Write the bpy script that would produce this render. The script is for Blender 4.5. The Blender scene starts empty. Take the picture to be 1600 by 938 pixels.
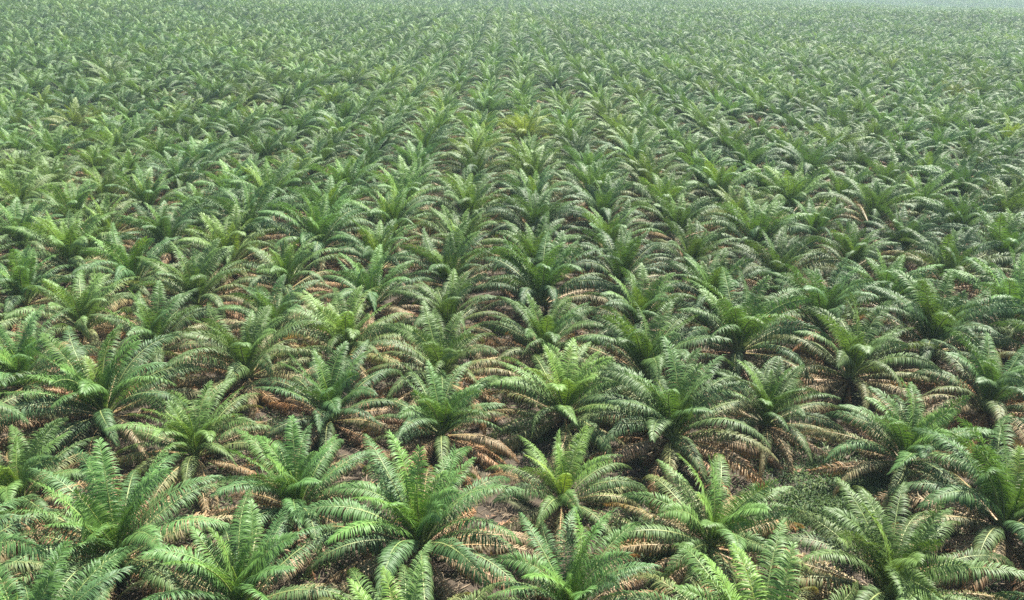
import bpy, math, random
import numpy as np
from mathutils import Vector, Matrix

random.seed(7)
rng = np.random.default_rng(11)
scene = bpy.context.scene
COL = scene.collection
R = math.radians

# ------------------------------------------------------------------ world, sun, camera
SUN_EL, SUN_AZ = 57.0, 38.0          # azimuth clockwise from +Y (straight ahead)
world = bpy.data.worlds.new("World")
scene.world = world
world.use_nodes = True
wn = world.node_tree
wn.nodes.clear()
sky = wn.nodes.new("ShaderNodeTexSky")
sky.sky_type = 'NISHITA'
sky.sun_disc = False
sky.sun_elevation = R(SUN_EL)
sky.sun_rotation = R(SUN_AZ)
sky.air_density = 1.0
sky.dust_density = 1.5
bg = wn.nodes.new("ShaderNodeBackground")
bg.inputs["Strength"].default_value = 0.06
wo = wn.nodes.new("ShaderNodeOutputWorld")
wn.links.new(sky.outputs[0], bg.inputs[0])
wn.links.new(bg.outputs[0], wo.inputs[0])

sun = bpy.data.lights.new("sun", 'SUN')
sun.energy = 5.0
sun.angle = R(0.6)
sun.color = (1.0, 0.955, 0.87)
so = bpy.data.objects.new("sun", sun)
COL.objects.link(so)
sd = Vector((math.sin(R(SUN_AZ)) * math.cos(R(SUN_EL)), math.cos(R(SUN_AZ)) * math.cos(R(SUN_EL)), math.sin(R(SUN_EL))))
so.rotation_euler = (-sd).to_track_quat('-Z', 'Y').to_euler()
so.location = sd * 300

CAM_Z, PITCH, LENS = 29.8, 23.4, 27.45
cam = bpy.data.cameras.new("camera")
cam.lens = LENS
cam.sensor_width = 36
cam.clip_end = 6000
co = bpy.data.objects.new("camera", cam)
COL.objects.link(co)
co.location = (0, 0, CAM_Z)
co.rotation_euler = (R(90 - PITCH), 0, R(-0.15))
scene.camera = co

scene.view_settings.view_transform = 'Standard'
scene.view_settings.look = 'None'
scene.view_settings.exposure = 1.84
scene.view_settings.gamma = 1.0
scene.cycles.max_bounces = 6
scene.cycles.diffuse_bounces = 2
scene.cycles.glossy_bounces = 2
scene.cycles.transmission_bounces = 3
scene.cycles.volume_bounces = 1
scene.cycles.sample_clamp_indirect = 8.0
scene.cycles.use_denoising = False

# ------------------------------------------------------------------ terrain
BUMPS = [(-230, 420, 8.0, 150, 160), (260, 320, -6.5, 150, 130), (390, 640, -11.0, 210, 140), (-40, 560, -3.5, 120, 110),
         (560, 980, -31.0, 360, 220), (-600, 1400, 14.0, 500, 350), (900, 1700, 26.0, 700, 330), (60, 210, 0.8, 50, 40), (-90, 190, 1.2, 60, 40)]


def terrain(x, y):
    x = np.asarray(x, float); y = np.asarray(y, float)
    z = np.zeros(np.broadcast(x, y).shape)
    for cx, cy, a, sx, sy in BUMPS:
        z = z + a * np.exp(-((x - cx) / sx) ** 2 - ((y - cy) / sy) ** 2)
    und = 0.5 * np.sin(x * 0.021 + 1.3) * np.sin(y * 0.017 + .4) + 0.35 * np.sin(x * .05 + y * .031)
    return z + und * np.clip((np.hypot(x, y) - 70) / 90, 0, 1)


# ------------------------------------------------------------------ materials
def new_mat(name):
    m = bpy.data.materials.new(name)
    m.use_nodes = True
    m.node_tree.nodes.clear()
    return m, m.node_tree.nodes, m.node_tree.links


def nd(nodes, kind, **kw):
    n = nodes.new(kind)
    for k, v in kw.items():
        setattr(n, k, v)
    return n


def math_node(nodes, links, op, a, b=None, c=None, clamp=False):
    n = nodes.new("ShaderNodeMath")
    n.operation = op
    n.use_clamp = clamp
    for i, v in enumerate((a, b, c)):
        if v is None:
            continue
        if isinstance(v, (int, float)):
            n.inputs[i].default_value = v
        else:
            links.new(v, n.inputs[i])
    return n.outputs[0]


def ramp(nodes, links, fac, stops, interp='LINEAR'):
    n = nodes.new("ShaderNodeValToRGB")
    n.color_ramp.interpolation = interp
    e = n.color_ramp.elements
    while len(e) < len(stops):
        e.new(0.5)
    for el, (p, c) in zip(e, stops):
        el.position = p
        el.color = (*c, 1)
    links.new(fac, n.inputs[0])
    return n.outputs[0]


def mixc(nodes, links, fac, a, b, blend='MIX'):
    n = nodes.new("ShaderNodeMix")
    n.data_type = 'RGBA'
    n.blend_type = blend
    for sock, v in ((n.inputs[0], fac), (n.inputs[6], a), (n.inputs[7], b)):
        if isinstance(v, (int, float)):
            sock.default_value = v
        elif isinstance(v, tuple):
            sock.default_value = (*v, 1)
        else:
            links.new(v, sock)
    return n.outputs[2]


AGE_STOPS = [(0.0, (0.210, 0.310, 0.045)), (0.12, (0.115, 0.225, 0.038)), (0.30, (0.074, 0.165, 0.038)),
             (0.52, (0.054, 0.119, 0.042)), (0.66, (0.070, 0.124, 0.040)), (0.77, (0.120, 0.136, 0.055)),
             (0.86, (0.240, 0.190, 0.110)), (0.95, (0.265, 0.182, 0.106)), (1.0, (0.265, 0.136, 0.068))]


def make_leaf_mat():
    m, n, l = new_mat("palm_leaflets")
    at = lambda name, typ='GEOMETRY': nd(n, "ShaderNodeAttribute", attribute_name=name, attribute_type=typ).outputs["Fac"]
    age, along, rnd = at("age"), at("along"), at("rnd")
    iy, iv = at("tint_yellow", 'INSTANCER'), at("tint_value", 'INSTANCER')
    oi = nd(n, "ShaderNodeObjectInfo")
    sep = nd(n, "ShaderNodeSeparateColor")
    l.new(oi.outputs["Color"], sep.inputs[0])
    M = lambda op, a, b=None, c=None, clamp=False: math_node(n, l, op, a, b, c, clamp)
    # withering creeps in from the tip on older fronds
    tip = M('MULTIPLY', M('POWER', along, 2.2), M('MULTIPLY', age, 0.26))
    a1 = M('ADD', age, M('MULTIPLY', M('SUBTRACT', sep.outputs[2], 0.5), 0.4))
    a2 = M('ADD', a1, tip)
    a3 = M('ADD', a2, M('MULTIPLY', M('SUBTRACT', rnd, 0.5), 0.10))
    col = ramp(n, l, a3, AGE_STOPS)
    yel = M('ADD', sep.outputs[0], iy, clamp=True)
    col = mixc(n, l, yel, col, (0.27, 0.27, 0.035))
    val = M('ADD', M('MULTIPLY', sep.outputs[1], 0.7), 0.65)
    val = M('ADD', val, M('MULTIPLY', M('SUBTRACT', oi.outputs["Random"], 0.5), 0.22))
    val = M('ADD', val, iv)
    val = M('MULTIPLY', val, M('ADD', M('MULTIPLY', rnd, 0.35), 0.82))
    hsv = nd(n, "ShaderNodeHueSaturation")
    l.new(col, hsv.inputs["Color"])
    l.new(val, hsv.inputs["Value"])
    col = hsv.outputs[0]
    bs = nd(n, "ShaderNodeBsdfPrincipled")
    l.new(col, bs.inputs["Base Color"])
    rough = M('ADD', M('MULTIPLY', age, 0.16), 0.50)
    l.new(rough, bs.inputs["Roughness"])
    bs.inputs["Specular IOR Level"].default_value = 0.42
    tr = nd(n, "ShaderNodeBsdfTranslucent")
    tc = mixc(n, l, 1.0, col, (1.45, 1.35, 0.75), 'MULTIPLY')
    l.new(tc, tr.inputs[0])
    mx = nd(n, "ShaderNodeMixShader")
    mx.inputs[0].default_value = 0.22
    l.new(bs.outputs[0], mx.inputs[1])
    l.new(tr.outputs[0], mx.inputs[2])
    o = nd(n, "ShaderNodeOutputMaterial")
    l.new(mx.outputs[0], o.inputs[0])
    return m


def make_rib_mat():
    m, n, l = new_mat("frond_midrib")
    age = nd(n, "ShaderNodeAttribute", attribute_name="age").outputs["Fac"]
    tc = nd(n, "ShaderNodeTexCoord")
    nz = nd(n, "ShaderNodeTexNoise")
    nz.inputs["Scale"].default_value = 6
    l.new(tc.outputs["Object"], nz.inputs["Vector"])
    a = math_node(n, l, 'ADD', age, math_node(n, l, 'MULTIPLY', math_node(n, l, 'SUBTRACT', nz.outputs[0], 0.5), 0.15))
    col = ramp(n, l, a, [(0, (0.34, 0.36, 0.07)), (0.3, (0.20, 0.26, 0.08)), (0.65, (0.20, 0.22, 0.08)),
                         (0.85, (0.30, 0.20, 0.09)), (1, (0.24, 0.13, 0.06))])
    bs = nd(n, "ShaderNodeBsdfPrincipled")
    l.new(col, bs.inputs["Base Color"])
    bs.inputs["Roughness"].default_value = 0.5
    o = nd(n, "ShaderNodeOutputMaterial")
    l.new(bs.outputs[0], o.inputs[0])
    return m


def make_trunk_mat():
    m, n, l = new_mat("palm_trunk")
    tc = nd(n, "ShaderNodeTexCoord")
    nz = nd(n, "ShaderNodeTexNoise")
    nz.inputs["Scale"].default_value = 5
    nz.inputs["Detail"].default_value = 8
    l.new(tc.outputs["Object"], nz.inputs["Vector"])
    col = ramp(n, l, nz.outputs[0], [(0.3, (0.035, 0.024, 0.018)), (0.55, (0.10, 0.066, 0.046)), (0.75, (0.19, 0.14, 0.10))])
    bs = nd(n, "ShaderNodeBsdfPrincipled")
    l.new(col, bs.inputs["Base Color"])
    bs.inputs["Roughness"].default_value = 0.85
    bp = nd(n, "ShaderNodeBump")
    bp.inputs["Strength"].default_value = 0.7
    l.new(nz.outputs[0], bp.inputs["Height"])
    l.new(bp.outputs[0], bs.inputs["Normal"])
    o = nd(n, "ShaderNodeOutputMaterial")
    l.new(bs.outputs[0], o.inputs[0])
    return m


def make_ground_mat():
    m, n, l = new_mat("plantation_soil")
    tc = nd(n, "ShaderNodeTexCoord")

    def noise(scale, detail=6, rough=0.6):
        z = nd(n, "ShaderNodeTexNoise")
        z.inputs["Scale"].default_value = scale
        z.inputs["Detail"].default_value = detail
        z.inputs["Roughness"].default_value = rough
        l.new(tc.outputs["Object"], z.inputs["Vector"])
        return z.outputs[0]
    fine, mid, big = noise(3.2, 10, .7), noise(0.45, 6), noise(0.12, 4)
    soil = ramp(n, l, fine, [(0.25, (0.026, 0.020, 0.014)), (0.5, (0.046, 0.034, 0.022)), (0.75, (0.11, 0.080, 0.048))])
    green = ramp(n, l, fine, [(0.3, (0.030, 0.045, 0.016)), (0.65, (0.075, 0.105, 0.035))])
    gf = ramp(n, l, mid, [(0.50, (0, 0, 0)), (0.60, (1, 1, 1))])
    bf = ramp(n, l, big, [(0.42, (0, 0, 0)), (0.58, (1, 1, 1))])
    f = math_node(n, l, 'MULTIPLY', math_node(n, l, 'MULTIPLY', gf, bf), 0.8)
    col = mixc(n, l, f, soil, green)
    bs = nd(n, "ShaderNodeBsdfPrincipled")
    l.new(col, bs.inputs["Base Color"])
    bs.inputs["Roughness"].default_value = 0.95
    bp = nd(n, "ShaderNodeBump")
    bp.inputs["Strength"].default_value = 0.8
    bp.inputs["Distance"].default_value = 0.15
    l.new(fine, bp.inputs["Height"])
    l.new(bp.outputs[0], bs.inputs["Normal"])
    o = nd(n, "ShaderNodeOutputMaterial")
    l.new(bs.outputs[0], o.inputs[0])
    return m


def make_cover_mat(name, stops, rough=0.6, transl=0.2):
    m, n, l = new_mat(name)
    rnd = nd(n, "ShaderNodeAttribute", attribute_name="rnd").outputs["Fac"]
    col = ramp(n, l, rnd, stops)
    bs = nd(n, "ShaderNodeBsdfPrincipled")
    l.new(col, bs.inputs["Base Color"])
    bs.inputs["Roughness"].default_value = rough
    tr = nd(n, "ShaderNodeBsdfTranslucent")
    l.new(col, tr.inputs[0])
    mx = nd(n, "ShaderNodeMixShader")
    mx.inputs[0].default_value = transl
    l.new(bs.outputs[0], mx.inputs[1])
    l.new(tr.outputs[0], mx.inputs[2])
    o = nd(n, "ShaderNodeOutputMaterial")
    l.new(mx.outputs[0], o.inputs[0])
    return m


LEAF, RIB, TRUNK, SOIL = make_leaf_mat(), make_rib_mat(), make_trunk_mat(), make_ground_mat()
WEED = make_cover_mat("weed_leaves", [(0, (0.028, 0.060, 0.016)), (0.6, (0.060, 0.120, 0.028)), (1, (0.12, 0.17, 0.04))])
LITTER = make_cover_mat("dry_litter", [(0, (0.04, 0.030, 0.020)), (0.6, (0.10, 0.074, 0.045)), (1, (0.21, 0.155, 0.095))], 0.8, 0.1)


# ------------------------------------------------------------------ geometry pieces (numpy)
class Geo:
    """verts, quads (tri = last index repeated), per-vertex age/along/rnd, per-face material slot"""

    def __init__(s, v=None, f=None, age=None, along=None, rnd=None, mi=None):
        s.v = v if v is not None else np.zeros((0, 3))
        s.f = f if f is not None else np.zeros((0, 4), int)
        z = np.zeros(len(s.v))
        s.age = age if age is not None else z
        s.along = along if along is not None else z
        s.rnd = rnd if rnd is not None else z
        s.mi = mi if mi is not None else np.zeros(len(s.f), int)

    def moved(s, M, age_add=0.0):
        A = np.array(M)
        return Geo(s.v @ A[:3, :3].T + A[:3, 3], s.f, s.age + age_add, s.along, s.rnd, s.mi)


def join(gs):
    off, fs = 0, []
    for g in gs:
        fs.append(g.f + off)
        off += len(g.v)
    return Geo(np.concatenate([g.v for g in gs]), np.concatenate(fs), np.concatenate([g.age for g in gs]),
               np.concatenate([g.along for g in gs]), np.concatenate([g.rnd for g in gs]), np.concatenate([g.mi for g in gs]))


def to_mesh(name, g, mats, smooth=True):
    me = bpy.data.meshes.new(name)
    tri = g.f[:, 3] == g.f[:, 2]
    cnt = np.where(tri, 3, 4)
    starts = np.concatenate([[0], np.cumsum(cnt)[:-1]])
    mask = np.ones(g.f.shape, bool)
    mask[tri, 3] = False
    loops = g.f[mask]
    me.vertices.add(len(g.v))
    me.vertices.foreach_set("co", g.v.astype(np.float32).ravel())
    me.loops.add(len(loops))
    me.loops.foreach_set("vertex_index", loops.astype(np.int32))
    me.polygons.add(len(g.f))
    me.polygons.foreach_set("loop_start", starts.astype(np.int32))
    for m in mats:
        me.materials.append(m)
    me.polygons.foreach_set("material_index", g.mi.astype(np.int32))
    me.polygons.foreach_set("use_smooth", np.full(len(g.f), smooth))
    for nm, arr in (("age", g.age), ("along", g.along), ("rnd", g.rnd)):
        a = me.attributes.new(nm, 'FLOAT', 'POINT')
        a.data.foreach_set("value", arr.astype(np.float32))
    me.update()
    me.validate()
    return me


def nrm(a):
    return a / np.maximum(np.linalg.norm(a, axis=-1, keepdims=True), 1e-9)


def make_frond(e0, age, L, bend, rg, nleaf=140, floor=None, droop=0.5, twist=0.0, sweep=0.0, width=0.046, lmax=0.92, ragged=0.0, mess=0.0):
    """one pinnate frond leaving the origin along +X; gravity is -Z. returns (leaflets, rib)"""
    N = 26
    s = np.linspace(0, 1, N)
    el = np.radians(e0 - bend * s ** 1.8)
    az = np.radians(sweep * s ** 1.5)
    P = np.zeros((N, 3))
    T = np.zeros((N, 3))
    for i in range(N):
        e = el[i]
        d = np.array([math.cos(e) * math.cos(az[i]), math.cos(e) * math.sin(az[i]), math.sin(e)])
        if floor is not None and i and P[i - 1, 2] + d[2] * L / N < floor:
            d[2] = max(d[2], (floor - P[i - 1, 2]) / (L / N))
            d = d / np.linalg.norm(d)
        T[i] = d
        if i:
            P[i] = P[i - 1] + d * L / (N - 1)
    T = nrm(T)
    # frame
    S = np.zeros((N, 3)); Nn = np.zeros((N, 3))
    tw = np.radians(twist) * s
    for i in range(N):
        h = np.array([-math.sin(az[i]), math.cos(az[i]), 0])
        n0 = np.cross(T[i], h)
        c, sn = math.cos(tw[i]), math.sin(tw[i])
        S[i] = c * h + sn * n0
        Nn[i] = np.cross(T[i], S[i])
    Nn = np.where(Nn[:, 2:3] * 0 + np.sign((Nn @ np.array([0, 0, 1.0]))[:, None]) >= 0, Nn, Nn)
    # rib tube (4 sided, flattened)
    wid = (0.075 * (1 - s) ** 1.1 + 0.012) * (1 + 0.9 * np.exp(-s * 18))
    ring = []
    for k in range(4):
        a = k * math.pi / 2
        ring.append(P + S * (np.cos(a) * wid)[:, None] - Nn * (np.sin(a) * wid * 0.7)[:, None])
    rv = np.stack(ring, 1).reshape(-1, 3)
    rf = []
    for i in range(N - 1):
        for k in range(4):
            rf.append((i * 4 + k, i * 4 + (k + 1) % 4, i * 4 + 4 + (k + 1) % 4, i * 4 + 4 + k))
    rib = Geo(rv, np.array(rf), np.full(len(rv), age), np.repeat(s, 4), np.full(len(rv), .5), np.ones(len(rf), int))
    # leaflets
    ts, sides = [], []
    for side in (-1, 1):
        t = np.linspace(0.12, 0.995, nleaf) + rg.normal(0, .006, nleaf)
        ts.append(t); sides.append(np.full(nleaf, side))
    t = np.clip(np.concatenate(ts), .12, 1); sd_ = np.concatenate(sides)
    if ragged:
        keep = rg.random(len(t)) > ragged
        t, sd_ = t[keep], sd_[keep]
    n = len(t)
    ip = lambda A: np.stack([np.interp(t, s, A[:, k]) for k in range(3)], 1)
    p, tt, ss, nn = ip(P), nrm(ip(T)), nrm(ip(S)), nrm(ip(Nn))
    fr = (t - .15) / .85
    prof = np.interp(fr, [0, .08, .3, .6, .85, 1], [.35, .62, 1, .95, .66, .38])
    ln = lmax * prof * rg.uniform(.85, 1.12, n)
    fa = np.radians(np.interp(fr, [0, .5, .9, 1], [84, 68, 45, 25]) + rg.normal(0, 4 + 9 * mess, n))
    plane = np.radians(rg.choice([20., 14., 7.], n) + rg.normal(0, 4 + 10 * mess, n))
    d = np.cos(fa)[:, None] * tt + np.sin(fa)[:, None] * (np.cos(plane)[:, None] * ss * sd_[:, None] + np.sin(plane)[:, None] * nn)
    d = nrm(d)
    w = nrm(tt - (tt * d).sum(1, keepdims=True) * d)
    roll = rg.normal(0, .16 + .5 * mess, n)
    u = np.cross(d, w)
    w = nrm(w * np.cos(roll)[:, None] + u * np.sin(roll)[:, None])
    SEG = 4
    wp = [.45, .95, 1., .72, 0]
    pts = []
    pos = p + nn * 0.02
    dr = droop * rg.uniform(.75 - .35 * mess, 1.25 + .5 * mess, n)
    for k in range(SEG + 1):
        hw = (width * .5 * wp[k] * (0.75 + .25 * prof))[:, None]
        if k == SEG:
            pts.append(pos)
        else:
            pts += [pos - w * hw, pos + w * hw]
        d = d + np.array([0, 0, -1.]) * (dr * (.22 + .30 * k))[:, None] * .9
        d = nrm(d)
        pos = pos + d * (ln / SEG)[:, None]
    V = np.stack(pts, 1)                       # n, 9, 3
    if floor is not None:
        V[..., 2] = np.maximum(V[..., 2], floor - .04 + rg.uniform(0, .12, (n, 1)))
    base = (np.arange(n) * 9)[:, None]
    f = [np.concatenate([base + np.array([[2 * k, 2 * k + 1, 2 * k + 3, 2 * k + 2]]) for k in range(3)]),
         base + np.array([[6, 7, 8, 8]])]
    F = np.concatenate(f)
    lr = rg.random(n)
    leaf = Geo(V.reshape(-1, 3), F, np.full(n * 9, age), np.repeat(np.clip(fr, 0, 1), 9) * .75 + np.tile([0, 0, .06, .06, .12, .12, .2, .2, .25], n),
               np.repeat(lr, 9))
    return leaf, rib


# elevation classes of the living fronds, youngest first: (first angle, bend, length, droop, age)
CLASSES = [(86, 36, 5.2, .50, .16), (81, 50, 5.9, .58, .24), (75, 66, 6.4, .68, .31), (69, 80, 6.7, .80, .37),
           (62, 90, 6.9, .95, .43), (54, 96, 7.0, 1.1, .50), (45, 96, 7.0, 1.25, .58), (35, 86, 7.0, 1.4, .67),
           (25, 76, 7.0, 1.55, .80), (14, 64, 6.8, 1.65, .87)]
DRY = [(14, 66, 7.3, 1.6, .85), (5, 56, 7.0, 1.6, .90), (-8, 42, 6.6, 1.6, .95), (-28, 30, 6.0, 1.6, 1.01)]
APEX = 1.55
NVAR = 4


def frond_variants(cls, dry=False):
    out = []
    for e0, bend, L, droop, age in cls:
        row = []
        for v in range(NVAR):
            row.append(make_frond(e0 + rng.uniform(-3, 3), age, L * rng.uniform(.94, 1.06), bend * rng.uniform(.85, 1.15), rng,
                                  floor=(-1.2 if e0 < 30 else None), droop=droop, twist=rng.uniform(-75, 75), sweep=rng.uniform(-28, 28),
                                  lmax=.88 if not dry else .82, width=.046 if not dry else .054, mess=.65 if dry else 0.0, ragged=.07 if dry else .01))
        out.append(row)
    return out


GREEN_G = frond_variants(CLASSES)
DRY_G = frond_variants(DRY, True)
GREEN_LEAF = [[to_mesh("frond", l, [LEAF, RIB]) for l, r in row] for row in GREEN_G]
GREEN_RIB = [[to_mesh("midrib", r, [RIB, RIB]) for l, r in row] for row in GREEN_G]
GREEN_ALL = [[to_mesh("frond", join([l, r]), [LEAF, RIB]) for l, r in row] for row in GREEN_G]
DRY_LEAF = [[to_mesh("dry_frond", l, [LEAF, RIB]) for l, r in row] for row in DRY_G]
DRY_RIB = [[to_mesh("midrib", r, [RIB, RIB]) for l, r in row] for row in DRY_G]
DRY_ALL = [[to_mesh("dry_frond", join([l, r]), [LEAF, RIB]) for l, r in row] for row in DRY_G]


def tube(path, radii, sides=8, mi=0, age=.5):
    path = np.array(path, float)
    V, F = [], []
    for i, (p, r) in enumerate(zip(path, radii)):
        for k in range(sides):
            a = 2 * math.pi * k / sides
            V.append(p + np.array([math.cos(a) * r, math.sin(a) * r, 0]))
    for i in range(len(path) - 1):
        for k in range(sides):
            F.append((i * sides + k, i * sides + (k + 1) % sides, (i + 1) * sides + (k + 1) % sides, (i + 1) * sides + k))
    top = len(V)
    V.append(path[-1] + np.array([0, 0, radii[-1] * .3]))
    for k in range(sides):
        a = (len(path) - 1) * sides
        F.append((a + k, a + (k + 1) % sides, top, top))
    V = np.array(V)
    return Geo(V, np.array(F), np.full(len(V), age), None, None, np.full(len(F), mi))


def trunk_geo(rg, h=1.45):
    """stump covered with the stubs of cut leaf bases"""
    gs = [tube([(0, 0, -.25), (0, 0, .1), (0, 0, .6), (0, 0, h * .8), (0, 0, h)], [.46, .40, .36, .34, .2], 12)]
    k = 0
    z = .12
    while z < h - .05:
        a = k * R(137.5) + rg.normal(0, .08)
        r = .33
        L = rg.uniform(.18, .42)
        e = R(rg.uniform(25, 60))
        o = np.array([math.cos(a), math.sin(a), 0])
        sdv = np.array([-math.sin(a), math.cos(a), 0])
        up = np.array([0, 0, 1.])
        p0 = o * r + up * z
        p1 = p0 + (o * math.cos(e) + up * math.sin(e)) * L
        w0, w1, th = .10, .07, .05
        nup = -o * math.sin(e) + up * math.cos(e)
        v = np.array([p0 - sdv * w0 - nup * th, p0 + sdv * w0 - nup * th, p0 + sdv * w0 + nup * th, p0 - sdv * w0 + nup * th,
                      p1 - sdv * w1 - nup * th * .6, p1 + sdv * w1 - nup * th * .6, p1 + sdv * w1 + nup * th * .6, p1 - sdv * w1 + nup * th * .6])
        f = np.array([(0, 1, 5, 4), (1, 2, 6, 5), (2, 3, 7, 6), (3, 0, 4, 7), (4, 5, 6, 7)])
        gs.append(Geo(v, f))
        z += .032
        k += 1
    return join(gs)


TRUNK_G = [trunk_geo(rng) for _ in range(3)]
TRUNK_ME = [to_mesh("trunk", g, [TRUNK], False) for g in TRUNK_G]


def spear_geo(L):
    path, rad = [], []
    for i in range(9):
        u = i / 8
        path.append((.10 * u * u * L * .5, .03 * math.sin(u * 3) * L, u * L))
        rad.append(.07 * (1 - u) ** .7 + .012)
    g = tube(path, rad, 6, 0, .02)
    g.along = np.zeros(len(g.v)); g.rnd = np.full(len(g.v), .6)
    return g


SPEAR_G = [spear_geo(L) for L in (2.6, 3.2, 3.9)]
SPEAR_ME = [to_mesh("spear_leaf", g, [LEAF], True) for g in SPEAR_G]


def palm_recipe(rd, n_green=34, n_dry=8, stretch=1.0):
    """list of (is_dry, class, variant, azimuth, z, radius, scale, roll, age shift) in palm space"""
    out = []
    n = n_green + n_dry
    a0 = rd.uniform(0, 2 * math.pi)
    for j in range(n):
        az = a0 + j * R(137.508) + rd.gauss(0, .09)
        if j < n_green:
            u = j / (n_green - 1)
            c = min(len(CLASSES) - 1, max(0, int(round(u ** 1.15 * (len(CLASSES) - 1) + rd.uniform(-.45, .45)))))
            z = APEX - .38 * u
            sc = rd.uniform(.90, 1.08) * (0.82 if j < 2 else 1.0)
            out.append((False, c, rd.randrange(NVAR), az, z, .10 + .16 * u, sc * stretch, rd.gauss(0, .15), rd.gauss(0, .07)))
        else:
            u = (j - n_green) / max(1, n_dry - 1)
            c = min(len(DRY) - 1, max(0, int(round(u * (len(DRY) - 1) + rd.uniform(-.9, .5)))))
            out.append((True, c, rd.randrange(NVAR), az + rd.gauss(0, .3), APEX - .42 - .3 * u, .30, rd.uniform(.85, 1.04) * stretch, rd.gauss(0, .12), rd.gauss(0, .06)))
    return out


def local_matrix(az, z, r, sc, roll):
    return (Matrix.Translation((math.cos(az) * r, math.sin(az) * r, z)) @ Matrix.Rotation(az, 4, 'Z')
            @ Matrix.Rotation(roll, 4, 'X') @ Matrix.Scale(sc, 4))


# ready-made crowns for the palms farther off
NCROWN = 10
CROWN_ME, SKIRT_ME, PALM_SRC = [], [], []
for v in range(NCROWN):
    rd = random.Random(100 + v)
    rec = palm_recipe(rd, rd.choice([34, 36, 38]), rd.choice([12, 14, 15]))
    cg, sg = [], []
    for dry, c, k, az, z, r, sc, roll, da in rec:
        l, rb = (DRY_G if dry else GREEN_G)[c][k]
        (sg if dry else cg).append(join([l, rb]).moved(local_matrix(az, z, r, sc, roll), da))
    sp = SPEAR_G[v % 3].moved(Matrix.Translation((0, 0, APEX)))
    cg.append(sp)
    cg, sg = join(cg), join(sg)
    CROWN_ME.append(to_mesh("crown", cg, [LEAF, RIB]))
    SKIRT_ME.append(to_mesh("dry_skirt", sg, [LEAF, RIB]))
    tg = TRUNK_G[v % 3].moved(Matrix.Identity(4))
    tg.mi = np.full(len(tg.f), 2)
    me = to_mesh("palm_mass", join([cg, sg, tg]), [LEAF, RIB, TRUNK])
    PALM_SRC.append(bpy.data.objects.new("palm_mass_source", me))     # geometry source only, never linked

# ------------------------------------------------------------------ where the palms stand
FX = LENS / 36 * 1600


def project(p):
    """photo pixel (1600 x 938) of a world point"""
    q = co.matrix_basis.inverted() @ Vector(p)
    return 800 + FX * q.x / -q.z, 469 - FX * q.y / -q.z


def unproject(px, py, z):
    d = co.matrix_basis.to_3x3() @ Vector(((px - 800) / FX, (469 - py) / FX, -1))
    k = (z - CAM_Z) / d.z
    return co.location + d * k



MEASURED = [(177, 846), (657, 826), (1113, 822), (1576, 800), (24, 753), (463, 765), (879, 753), (302, 685), (689, 653),
            (1052, 662), (1419, 693), (161, 628), (516, 632), (883, 625), (1201, 636), (1548, 620), (383, 568), (1330, 572),
            (371, 922), (895, 922), (1400, 905)]
MEAS = [unproject(x, y, APEX + .75) for x, y in MEASURED]

grid = []
for n in range(-2, 330):
    Y = 28.5 + 4.5 * n
    odd = n % 2
    if Y < 14:
        continue
    half = Y * 0.72 + 22
    i0 = int(-half / 7.8) - 2
    for i in range(i0, -i0 + 1):
        if i % 2 != odd:
            continue
        X = 2.8 + 7.8 * i
        if abs(X) > half:
            continue
        grid.append((n, i, X, Y))

palms = []
rd = random.Random(5)
for n, i, X, Y in grid:
    far = max(0.0, min(1.0, (math.hypot(X, Y) - 60) / 200))
    jx, jy = rd.gauss(0, .26 + .3 * far), rd.gauss(0, .26 + .3 * far)
    x, y = X + jx, Y + jy
    # rows bend gently off the straight lines towards the sides, as planted round the hills
    for m in MEAS:
        if math.hypot(m.x - X, m.y - Y) < 3.2:
            x, y = m.x, m.y
    if n == 2 and i == 2:
        continue                                   # the one missing palm leaves the open gap
    if rd.random() < .012 and Y > 75:
        continue
    palms.append(dict(n=n, i=i, x=x, y=y, d=math.hypot(x, y)))
xs = np.array([p['x'] for p in palms]); ys = np.array([p['y'] for p in palms])
zs = terrain(xs, ys)


def patch(x, y, s, ph):
    return (math.sin(x / s + ph) * math.sin(y / s * 1.13 + ph * 2.1) + .6 * math.sin(x / s * 2.3 + y / s * 1.7 + ph * .7)) / 1.6


for p, z in zip(palms, zs):
    p['z'] = float(z)
    p['px'], p['py'] = project((p['x'], p['y'], p['z'] + APEX))
    tx, ty = project((p['x'], p['y'], p['z'] + APEX + 4.5))
    p['seen'] = -45 < p['px'] < 1645 and ty < 925
    f = patch(p['x'], p['y'], 34, 1.0)
    p['yellow'] = max(0, rd.gauss(.03, .05) + .10 * max(0, f))
    p['value'] = min(1, max(0, rd.gauss(.5, .16) + .18 * f))
    p['age'] = rd.gauss(.5, .13)
    p['size'] = max(.75, rd.gauss(1.0, .08))
    p['rot'] = rd.uniform(0, 2 * math.pi)


def palm_at(px, py):
    return min((p for p in palms if p['seen']), key=lambda p: math.hypot(p['px'] - px, (p['py'] - py) * 2))


special = {}


def mark(px, py, key, **kw):
    p = palm_at(px, py)
    p.update(kw)
    special[key] = p
    p['special'] = key


mark(832, 240, 'yellow palm', yellow=.38, value=.70, size=1.14)
mark(745, 275, 'orange tinged', yellow=.22)
mark(1150, 345, 'lime', yellow=.24, value=.62)
mark(1045, 300, 'lime centre', yellow=.17)
mark(920, 205, 'lime far', yellow=.16)
mark(1330, 572, 'lime right', yellow=.12)
mark(315, 430, 'lime left', yellow=.16)
mark(879, 753, 'small palm', yellow=.10, size=.80, value=.66)
mark(1400, 905, 'corner palm', size=1.05)
mark(895, 922, 'front palm', size=.88)
mark(371, 922, 'front palm left', size=.97)
mark(1480, 165, 'gold', yellow=.35)
mark(110, 215, 'gold left', yellow=.3)

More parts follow.
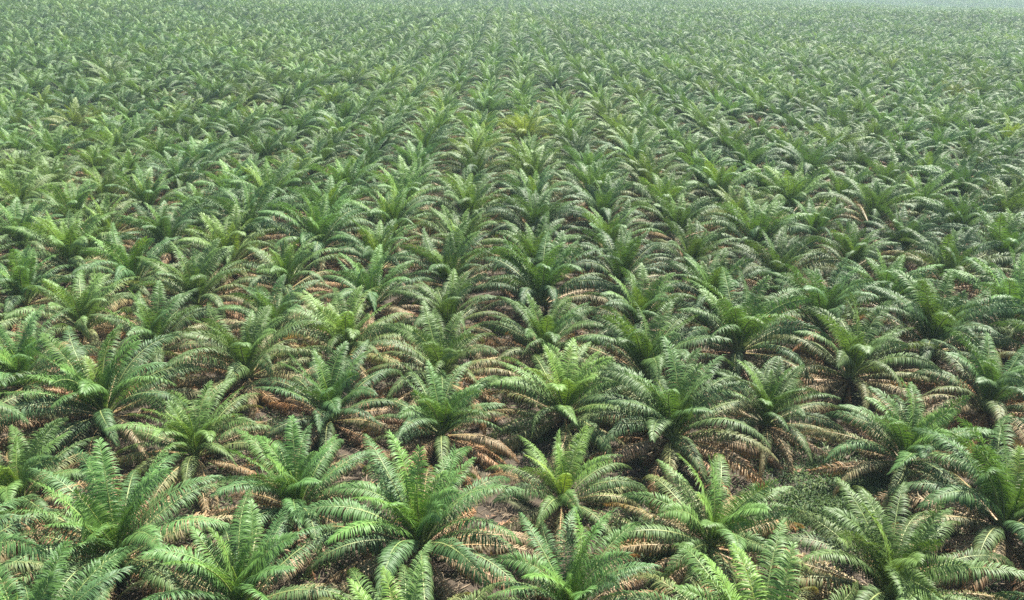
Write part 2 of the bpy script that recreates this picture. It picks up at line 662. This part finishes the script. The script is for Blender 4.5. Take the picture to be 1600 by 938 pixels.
seen = sorted([p for p in palms if p['seen']], key=lambda p: p['d'])
THINGS = seen[:300]
NEAR_D, RIB_D = 82.0, 54.0
thing_ids = {id(p) for p in THINGS}

# ------------------------------------------------------------------ labels
ORD = ["zeroth", "first", "second", "third", "fourth", "fifth", "sixth", "seventh", "eighth", "ninth", "tenth", "eleventh", "twelfth",
       "thirteenth", "fourteenth", "fifteenth", "sixteenth", "seventeenth", "eighteenth", "nineteenth"]
TENS = {20: ("twentieth", "twenty"), 30: ("thirtieth", "thirty"), 40: ("fortieth", "forty")}


def ordinal(k):
    if k < 20:
        return ORD[k]
    t = k // 10 * 10
    return TENS[t][0] if k == t else TENS[t][1] + "-" + ORD[k - t]


rows = {}
for p in THINGS:
    rows.setdefault(p['n'], []).append(p)
row_rank = {n: k + 1 for k, n in enumerate(sorted(rows))}


def look(p):
    if p['yellow'] > .33:
        return "strongly yellowed oil palm"
    if p['yellow'] > .14:
        return "yellowish green oil palm"
    if p['size'] < .93:
        return "smaller oil palm"
    if p['size'] > 1.08:
        return "large spreading oil palm"
    if p['value'] > .66:
        return "bright green oil palm"
    if p['value'] < .38:
        return "dark green oil palm"
    if p['dry'] >= 19:
        return "oil palm with many browned fronds"
    return "green oil palm"


for p in THINGS:
    p['dry'] = rd.choice([15, 16, 17, 18, 19, 21])
for n, ps in rows.items():
    ps.sort(key=lambda p: p['px'])
    for k, p in enumerate(ps):
        fr = row_rank[n]
        where = "the front row" if fr == 1 else f"the {ordinal(fr)} row back"
        if len(ps) == 1:
            pos = "alone in"
        elif k == 0:
            pos = "leftmost in"
        elif k == len(ps) - 1:
            pos = "rightmost in"
        else:
            pos = f"{ordinal(k + 1)} from the left in"
        p['label'] = f"{look(p)}, {pos} {where}"
special['yellow palm']['label'] = "yellow tinged oil palm standing out among green ones in the middle distance"
special['small palm']['label'] = "small open bright green oil palm whose brown stump shows between spread fronds"
for (px, py, txt) in ((1201, 636, "oil palm behind the open gap, its long brown fronds hanging down beside it"),
                      (1419, 693, "oil palm on the far edge of the open gap, rust brown frond trailing down"),
                      (1113, 822, "oil palm standing just in front of the open gap, on its near left side")):
    palm_at(px, py)['label'] = txt

GROUP = "oil palms planted in staggered rows"


# ------------------------------------------------------------------ build the palms
def link(name, me, parent=None):
    o = bpy.data.objects.new(name, me)
    COL.objects.link(o)
    if parent is not None:
        o.parent = parent
    return o


for idx, p in enumerate(THINGS):
    root = bpy.data.objects.new("oil_palm", None)
    COL.objects.link(root)
    root.empty_display_size = .5
    root.location = (p['x'], p['y'], p['z'])
    root.rotation_euler = (random.gauss(0, .035), random.gauss(0, .035), p['rot'])
    s = p['size']
    root.scale = (s, s, s * (.84 + .16 * min(1, max(0, (p['d'] - 42) / 40))))      # the nearest palms are a little squatter
    root['label'] = p['label']
    root['category'] = "palm tree"
    root['group'] = GROUP
    base = (p['yellow'], p['value'], p['age'])
    r2 = random.Random(idx * 7 + 3)
    t = link("trunk", TRUNK_ME[idx % 3], root)
    if p['d'] < NEAR_D:
        small = p.get('special') == 'small palm'
        n_dry = p['dry']
        rec = palm_recipe(r2, 22 if small else r2.choice([30, 32, 34, 36]), n_dry)
        with_rib = p['d'] < RIB_D
        for dry, c, k, az, z, r, sc, roll, da in rec:
            if dry:
                me = (DRY_LEAF if with_rib else DRY_ALL)[c][k]
            else:
                me = (GREEN_LEAF if with_rib else GREEN_ALL)[c][k]
            o = link("dry_frond" if dry else "frond", me, root)
            o.matrix_basis = local_matrix(az, z, r, sc, roll)
            o.color = (min(1, max(0, base[0] + r2.gauss(0, .02))), min(1, max(0, base[1] + r2.gauss(0, .06))), base[2] + da * 2.0, 1)
            if dry:
                o['label'] = "brown withered frond hanging down" if c >= 2 else "tan drying frond drooping low"
            if with_rib:
                b = link("midrib", (DRY_RIB if dry else GREEN_RIB)[c][k], o)
        spo = link("spear_leaf", SPEAR_ME[idx % 3], root)
        spo.location = (0, 0, APEX)
        spo.color = (.12, .62, .5, 1)
        spo['label'] = "pale yellow unopened spear leaf"
    else:
        v = r2.randrange(NCROWN)
        c = link("crown", CROWN_ME[v], root)
        c.color = (*base, 1)
        k = link("dry_skirt", SKIRT_ME[v], root)
        k.color = (*base, 1)
        k['label'] = "brown withered lower fronds"

# the rest of the plantation, past counting: one object
rest = [p for p in palms if id(p) not in thing_ids]
me = bpy.data.meshes.new("distant_palms")
me.vertices.add(len(rest))
me.vertices.foreach_set("co", np.array([(p['x'], p['y'], p['z']) for p in rest], np.float32).ravel())
for nm, arr, typ in (("rot", [p['rot'] for p in rest], 'FLOAT'), ("siz", [p['size'] for p in rest], 'FLOAT'),
                     ("tint_yellow", [p['yellow'] for p in rest], 'FLOAT'), ("tint_value", [(p['value'] - .5) * .7 for p in rest], 'FLOAT'),
                     ("var", [rd.randrange(NCROWN) for p in rest], 'INT')):
    a = me.attributes.new(nm, typ, 'POINT')
    a.data.foreach_set("value", np.array(arr, np.float32 if typ == 'FLOAT' else np.int32))
me.update()
for m in (LEAF, RIB, TRUNK):
    me.materials.append(m)
rest_o = link("distant_oil_palms", me)
rest_o.color = (0, .5, .5, 1)
rest_o['kind'] = "stuff"
rest_o['label'] = "far green oil palms merging into one hazy canopy towards the horizon"
rest_o['category'] = "palm plantation"
ng = bpy.data.node_groups.new("scatter_palms", 'GeometryNodeTree')
ng.interface.new_socket("Geometry", in_out='INPUT', socket_type='NodeSocketGeometry')
ng.interface.new_socket("Geometry", in_out='OUTPUT', socket_type='NodeSocketGeometry')
gi, go = ng.nodes.new("NodeGroupInput"), ng.nodes.new("NodeGroupOutput")
jn = ng.nodes.new("GeometryNodeJoinGeometry")
for src in reversed(PALM_SRC):
    oi = ng.nodes.new("GeometryNodeObjectInfo")
    oi.inputs["Object"].default_value = src
    oi.inputs["As Instance"].default_value = False
    g2i = ng.nodes.new("GeometryNodeGeometryToInstance")
    ng.links.new(oi.outputs["Geometry"], g2i.inputs[0])
    ng.links.new(g2i.outputs[0], jn.inputs[0])


def named(nm, typ):
    a = ng.nodes.new("GeometryNodeInputNamedAttribute")
    a.data_type = typ
    a.inputs["Name"].default_value = nm
    return a.outputs["Attribute"]


iop = ng.nodes.new("GeometryNodeInstanceOnPoints")
ng.links.new(gi.outputs[0], iop.inputs["Points"])
ng.links.new(jn.outputs[0], iop.inputs["Instance"])
iop.inputs["Pick Instance"].default_value = True
ng.links.new(named("var", 'INT'), iop.inputs["Instance Index"])
cx = ng.nodes.new("ShaderNodeCombineXYZ")
ng.links.new(named("rot", 'FLOAT'), cx.inputs["Z"])
ng.links.new(cx.outputs[0], iop.inputs["Rotation"])
ng.links.new(named("siz", 'FLOAT'), iop.inputs["Scale"])
ng.links.new(iop.outputs[0], go.inputs[0])
mod = rest_o.modifiers.new("scatter", 'NODES')
mod.node_group = ng

# ------------------------------------------------------------------ ground, ground cover
ax = np.concatenate([np.arange(0, 150, 3.0), np.geomspace(150, 1900, 60)])
gx = np.concatenate([-ax[:0:-1], ax])
gy = np.concatenate([np.arange(-60, 240, 3.0), np.geomspace(240, 2400, 80)])
GX, GY = np.meshgrid(gx, gy)
GZ = terrain(GX, GY) + .07 * np.sin(GX * .9 + 1) * np.sin(GY * .8) * (GY < 240)
V = np.stack([GX.ravel(), GY.ravel(), GZ.ravel()], 1)
nx, ny = len(gx), len(gy)
ii, jj = np.meshgrid(np.arange(nx - 1), np.arange(ny - 1))
q = (jj * nx + ii).ravel()
F = np.stack([q, q + 1, q + nx + 1, q + nx], 1)
g = link("ground", to_mesh("ground", Geo(V, F), [SOIL]))
g['kind'] = "structure"
g['label'] = "reddish brown plantation soil under the palms"
GZMIN = float(GZ.min())


def scatter(n, ymax, thr, ph, sc):
    pts = []
    while len(pts) < n:
        y = rd.uniform(18, ymax)
        x = rd.uniform(-1, 1) * (y * .70 + 8)
        if rd.random() < min(1, (45 / max(y, 30)) ** .8) and patch(x, y, sc, ph) + rd.gauss(0, .25) > thr:
            pts.append((x, y))
    return pts


def blades(pts, per, lo, hi, w, flat, sprd):
    V, F, Rn = [], [], []
    for x, y in pts:
        z = float(terrain(x, y))
        for k in range(per):
            a = rd.uniform(0, 2 * math.pi)
            L = rd.uniform(lo, hi)
            e = R(rd.uniform(*flat))
            bx, by = x + rd.gauss(0, sprd), y + rd.gauss(0, sprd)
            ww = w * rd.uniform(.6, 1.3)
            c, s_ = math.cos(a), math.sin(a)
            b = len(V)
            z0 = z + rd.uniform(.02, .12)
            mx, mz = math.cos(e) * L * .5, math.sin(e) * L * .5
            tx, tz = math.cos(e) * L, math.sin(e) * L * .75
            V += [(bx - s_ * ww * .4, by + c * ww * .4, z0), (bx + s_ * ww * .4, by - c * ww * .4, z0),
                  (bx + c * mx + s_ * ww, by + s_ * mx - c * ww, z0 + mz), (bx + c * mx - s_ * ww, by + s_ * mx + c * ww, z0 + mz),
                  (bx + c * tx, by + s_ * tx, z0 + tz)]
            F += [(b, b + 1, b + 2, b + 3), (b + 3, b + 2, b + 4, b + 4)]
            Rn += [rd.random()] * 5
    return Geo(np.array(V), np.array(F), None, None, np.array(Rn))


hole = unproject(1305, 735, 0)
wp = scatter(4200, 95, .0, 2.0, 6.0)
wp += [(hole.x + rd.gauss(0, 2.2), hole.y - 1.2 + rd.gauss(0, 1.8)) for _ in range(300)]
h3 = unproject(1290, 800, 0)
wp += [(h3.x + rd.gauss(0, 1.6), h3.y + rd.gauss(0, 1.3)) for _ in range(320)]
h2 = unproject(1030, 850, 0)
wp += [(h2.x + rd.gauss(0, 1.5), h2.y + rd.gauss(0, 1.5)) for _ in range(260)]
w = link("ground_weeds", to_mesh("ground_weeds", blades(wp, 12, .12, .7, .035, (15, 80), .3), [WEED]))
w['kind'] = "stuff"
w['label'] = "low green weeds on the soil between the palms"
lp = scatter(5200, 120, -.6, 4.0, 7.0)
lit = [blades(lp, 7, .4, .95, .03, (-4, 14), .45)]
fallen = []
for k in range(6):                                  # shed fronds lying flat, part of the litter
    l_, r_ = make_frond(4, .5, rng.uniform(4.2, 5.6), rng.uniform(0, 25), rng, nleaf=48, floor=.06, droop=1.2, twist=rng.uniform(-60, 60),
                        sweep=rng.uniform(-35, 35), width=.06, lmax=.75, ragged=.25, mess=1.2)
    r_.mi = r_.mi * 0
    g_ = join([l_, r_])
    fallen.append(g_)
for x, y in scatter(210, 105, -.9, 1.0, 9.0):
    g_ = fallen[rd.randrange(6)].moved(Matrix.Translation((x, y, float(terrain(x, y)) + rd.uniform(.02, .15))) @ Matrix.Rotation(rd.uniform(0, 6.28), 4, 'Z'))
    g_.rnd = np.clip(g_.rnd * .5 + rd.uniform(.1, .5), 0, 1)
    lit.append(g_)
lt = link("leaf_litter", to_mesh("leaf_litter", join(lit), [LITTER]))
lt['kind'] = "stuff"
lt['label'] = "dry tan fronds and leaflets littering the soil between the palms"

# ------------------------------------------------------------------ haze
hm, n, l = new_mat("haze_air")
pv = nd(n, "ShaderNodeVolumePrincipled")
pv.inputs["Color"].default_value = (0.50, 0.65, 0.71, 1)
pv.inputs["Density"].default_value = 0.00027
pv.inputs["Anisotropy"].default_value = 0.25
o = nd(n, "ShaderNodeOutputMaterial")
l.new(pv.outputs[0], o.inputs["Volume"])
x0, x1, y0, y1, z0, z1 = -2000, 2000, -120, 2500, GZMIN - 1.0, max(CAM_Z, float(GZ.max()) + 9) + 2
hv = np.array([(x, y, z) for z in (z0, z1) for y in (y0, y1) for x in (x0, x1)], float)
hf = np.array([(0, 2, 3, 1), (4, 5, 7, 6), (0, 1, 5, 4), (2, 6, 7, 3), (0, 4, 6, 2), (1, 3, 7, 5)])
hz = link("haze", to_mesh("haze", Geo(hv, hf), [hm], False))
hz['kind'] = "stuff"
hz['label'] = "pale bluish haze in the air over the plantation"
print("palms", len(palms), "seen", len(seen), "rest", len(rest), "near", sum(p['d'] < NEAR_D for p in THINGS), "far thing d", THINGS[-1]['d'])
